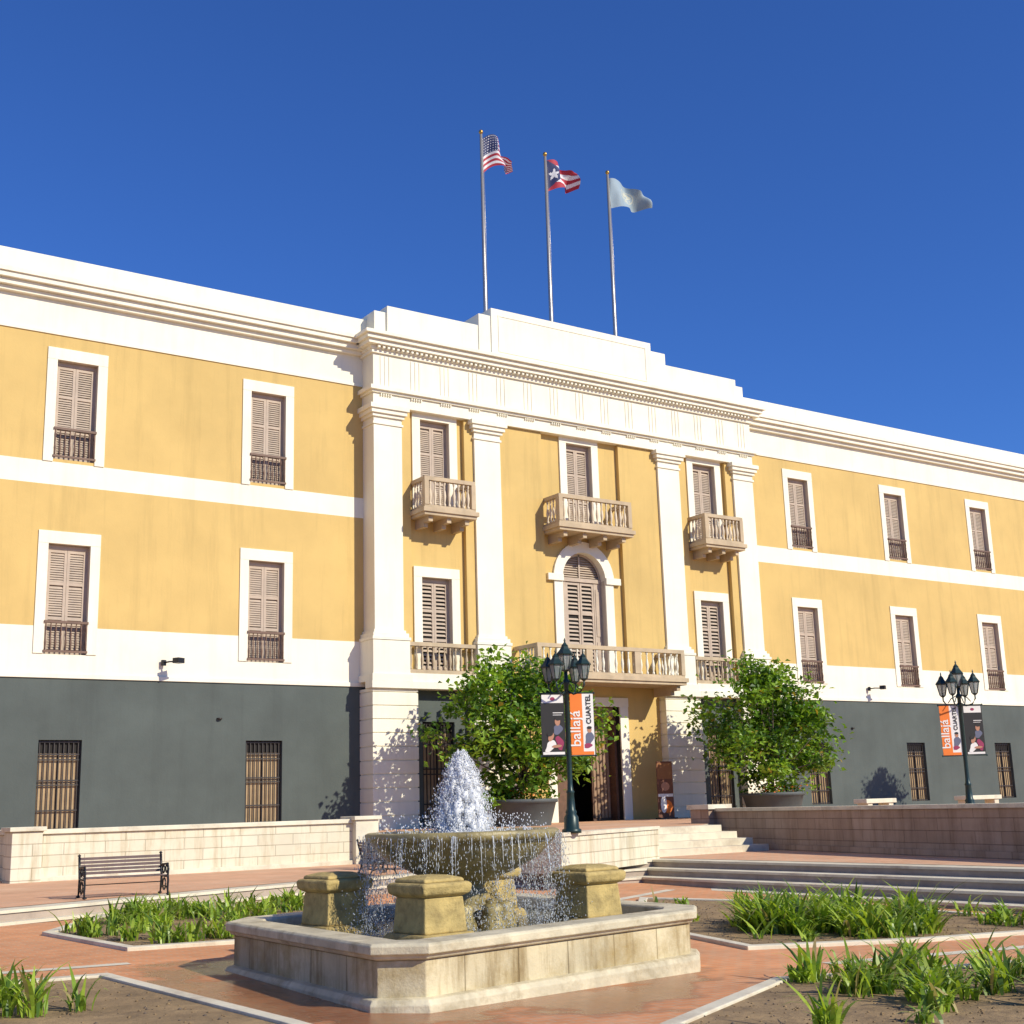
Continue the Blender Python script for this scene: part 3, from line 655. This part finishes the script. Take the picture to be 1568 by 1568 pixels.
# ---------------------------------------------------------------- lamps
def lamp(x,y,z0,rot,flip):
    e=empty('street_lamp',(x,y,z0),rot)
    m=MB()
    m.lathe([(.19,0),(.19,.07),(.15,.09),(.14,.30),(.10,.36),(.115,.40),(.085,.45),(.07,.75),(.085,.78),(.06,.82),(.05,.95),(.045,2.85),(.07,2.88),(.07,2.93),(.04,2.97),(.035,3.12)],0,0,0,14)
    for z in (1.47,2.69):
        m.tube([(-.55,0,z),(.55,0,z)],.014,6); 
        for s in (-1,1): m.lathe([(.0,-.03),(.025,0),(.0,.03)],s*.56,0,z,8)
    for k in range(4):
        a=math.pi/4+k*math.pi/2; cx,cy=.40*math.cos(a),.40*math.sin(a)
        m.tube([(0,0,2.75),(cx*.4,cy*.4,2.66),(cx*.8,cy*.8,2.70),(cx,cy,2.82),(cx,cy,2.92)],.018,6)
        m.tube([(0,0,2.95),(cx*.5,cy*.5,2.86),(cx*.7,cy*.7,2.76)],.012,5)
    g_=MB()
    def lantern(cx,cy,z,s=1.):
        m.lathe([(.02*s,0),(.06*s,.03),(.07*s,.05)],cx,cy,z,6,0,False)
        g_.lathe([(.068*s,.05),(.125*s,.30*s)],cx,cy,z,6,0,False)
        for k in range(6):
            a=2*math.pi*k/6; m.tube([(cx+.07*s*math.cos(a),cy+.07*s*math.sin(a),z+.05),(cx+.128*s*math.cos(a),cy+.128*s*math.sin(a),z+.30*s)],.009,4)
        m.lathe([(.15*s,.30*s),(.155*s,.32*s),(.09*s,.40*s),(.06*s,.45*s),(.065*s,.46*s),(.03*s,.50*s),(.012*s,.53*s),(.02*s,.55*s),(.004,.60*s)],cx,cy,z,6,0,False)
    for k in range(4):
        a=math.pi/4+k*math.pi/2; lantern(.40*math.cos(a),.40*math.sin(a),2.90,1.05)
    lantern(0,0,3.10,1.15)
    m.obj('post',[GREENI],e); g_.obj('lantern_glass',[GLASSL],e)
    b=MB(); s=-1 if not flip else 1
    a,b_=sorted((s*.06,s*.54)); z0b,z1b=1.48,2.68
    def rect(x0,x1,z0,z1,mt,yy=0.): 
        b.box(x0,x1,-.004-yy,.004+yy,z0,z1,mt)
    rect(a,b_,z0b,z1b,2); rect(a+.02,b_-.02,2.50,2.66,1,.002); rect(a+.24,b_-.03,2.30,2.315,1,.002); rect(a+.24,b_-.06,2.26,2.27,1,.002)
    def ell(cx,cz,rx,rz,mt,yy,sk=0.,rg=.0):
        b.face([(cx+rx*(1+rg*math.sin(3*t_+1))*math.cos(t_)+sk*rz*math.sin(t_),-yy,cz+rz*math.sin(t_)) for t_ in [k*math.pi/10 for k in range(20)]],mt)
    ell(a+.33,2.14,.055,.085,4,.008); ell(a+.34,2.20,.065,.045,2,.010); ell(a+.33,1.98,.09,.10,6,.007,.2,.2)
    ell(a+.19,1.84,.055,.085,4,.011,.3); ell(a+.17,1.90,.06,.05,2,.013,.3); ell(a+.17,1.66,.09,.12,1,.009,.5,.25); ell(a+.36,1.72,.07,.14,3,.008,-.2,.3); ell(a+.30,1.66,.10,.03,4,.014,.8)
    rect(a+.02,b_-.02,1.50,1.55,1,.002); ell(a+.24,2.58,.05,.035,3,.008)
    a2,b2=sorted((-s*.06,-s*.54)); mid=a2+.25 
    rect(a2,mid,z0b,z1b,0); rect(mid+.0005,b2,z0b,z1b,1)
    ell(mid+.12,1.80,.085,.13,6,.007,.2,.2); ell(mid+.13,1.97,.045,.06,4,.009); ell(mid+.13,2.01,.05,.03,2,.011); ell(mid+.09,1.66,.08,.05,3,.008,.3,.2); rect(a2+.01,b2-.02,1.485,1.55,0,.003)
    b.obj('banners',[ORG,BW,BK,MAG,SKIN,GOLD,flat('printed_cloth',(.12,.13,.19))],e)
    for txt,xx,sz,mt,z_ in (('ballajá',a2+.19,.29,BW,1.64),('CUARTEL',mid+.17,.135,BK,2.08)):
        cu=bpy.data.curves.new('text','FONT'); cu.body=txt; cu.size=sz; cu.extrude=.001; cu.offset=.003; cu.materials.append(mt)
        to=bpy.data.objects.new('banner_text',cu); COL.objects.link(to); to.parent=e; to.rotation_euler=(math.pi/2,-math.pi/2,0); to.location=(xx,-.012,z_)
lamp(15.45,20.75,-.55,-.35,False)
lamp(27.2,20.4,-.60,-.5,True)
m=MB(); m.box(-.33,.33,-.01,.01,.05,1.95,0); m.box(-.36,.36,-.15,.15,0,.05,1); m.box(-.31,.31,-.014,-.011,1.35,1.9,2); m.box(-.31,.31,-.014,-.011,.75,.85,3)
m.face([(.05+.22*math.cos(k*.5236),-.016,.42+.22*math.sin(k*.5236)) for k in range(12)],4); m.face([(0+.18*math.cos(k*.5236),-.016,1.1+.15*math.sin(k*.5236)) for k in range(12)],5); m.face([(-.1+.13*math.cos(k*.5236),-.019,.5+.3*math.sin(k*.5236)) for k in range(12)],3)
m.obj('poster_stand',[flat('poster_brown',(.16,.06,.03)),BLACK,flat('poster_gold',(.28,.12,.04)),BW,ORG,SKIN],loc=(30.15,35.0,-.6),rot=-.1)
# ---------------------------------------------------------------- benches
def bench(x,y,z,rot):
    e=empty('park_bench',(x,y,z),rot); L=.62
    m=MB()
    for i in range(5): m.box(-L,L,-.24+.075*i,-.185+.075*i,.29+.006*abs(i-2),.305+.006*abs(i-2))
    for i in range(5): 
        zz=.35+.055*i; yy=.16+.025*i; m.box(-L,L,yy,yy+.014,zz,zz+.042)
    m.obj('slats',[SLAT],e)
    f=MB()
    def arc(x,cy,cz,r,a0,a1,n=12): return [(x,cy+r*math.cos(a0+(a1-a0)*k/n),cz+r*math.sin(a0+(a1-a0)*k/n)) for k in range(n+1)]
    for s in (-1,1):
        X=s*(L+.02)
        f.tube([(X,-.27,0),(X,-.22,.10),(X,-.25,.22),(X,-.22,.30),(X,-.25,.40),(X,-.20,.48),(X,-.05,.47),(X,.12,.46),(X,.22,.44)],.018,6)
        f.tube([(X,.26,0),(X,.20,.12),(X,.18,.28),(X,.23,.45),(X,.27,.62)],.020,6)
        f.tube([(X,-.24,.29),(X,-.05,.28),(X,.18,.29)],.018,6)
        f.tube(arc(X,-.14,.40,.06,0,6.28),.013,5); f.tube(arc(X,.0,.16,.09,0,6.28),.013,5); f.tube(arc(X,.06,.385,.06,0,6.28),.013,5)
        f.tube([(X,-.24,.1),(X,-.1,.13),(X,.1,.13),(X,.2,.1)],.012,5)
        f.lathe([(0,.0),(.035,.01),(.03,.03),(0,.035)],X,-.27,0,8); f.lathe([(0,.0),(.035,.01),(.03,.03),(0,.035)],X,.26,0,8)
        f.lathe([(0,0),(.03,.03),(0,.06)],X,.275,.61,8)
    f.tube([(-L,0,.2),(L,0,.2)],.008,5)
    f.obj('iron_frame',[BLACK],e)
bench(6.85,21.1,-1.214,-.1); bench(12.35,22.9,-1.214,1.25)
# ---------------------------------------------------------------- light & camera
az=math.radians(24); el=math.radians(33)
S=Vector((math.sin(az)*math.cos(el),-math.cos(az)*math.cos(el),math.sin(el)))
sl=bpy.data.lights.new('sun','SUN'); sl.energy=5.0; sl.angle=math.radians(.5); sl.color=(1,.925,.76)
so_=bpy.data.objects.new('sun',sl); COL.objects.link(so_); so_.rotation_euler=S.to_track_quat('Z','Y').to_euler()
wd=bpy.data.worlds.new('World'); scene.world=wd; wd.use_nodes=True; nt=wd.node_tree; bg=nt.nodes['Background']
sk=nt.nodes.new('ShaderNodeTexSky'); sk.sky_type='NISHITA'; sk.sun_disc=False; sk.sun_elevation=el; sk.sun_rotation=math.radians(156); sk.air_density=1.0; sk.dust_density=.2; sk.ozone_density=3.0
tint=mixc(nt,1.,sk.outputs[0],(.48,.90,1.74),'MULTIPLY')
nt.links.new(tint,bg.inputs[0]); bg.inputs[1].default_value=.082
cam=bpy.data.cameras.new('camera'); co_=bpy.data.objects.new('camera',cam); COL.objects.link(co_)
up_=Vector((-.0293,.9749,-.2206)).normalized(); X_=Vector((.8273,-.1004,-.5527)); X_=(X_-up_*X_.dot(up_)).normalized(); Y_=up_.cross(X_)
R=Matrix((X_,Y_,up_)).to_4x4(); co_.matrix_world=R
cam.sensor_width=36; cam.lens=1988/1568*36; cam.clip_end=3000; cam.clip_start=.1
scene.camera=co_
scene.view_settings.view_transform='Standard'; scene.view_settings.look='None'; scene.view_settings.exposure=0
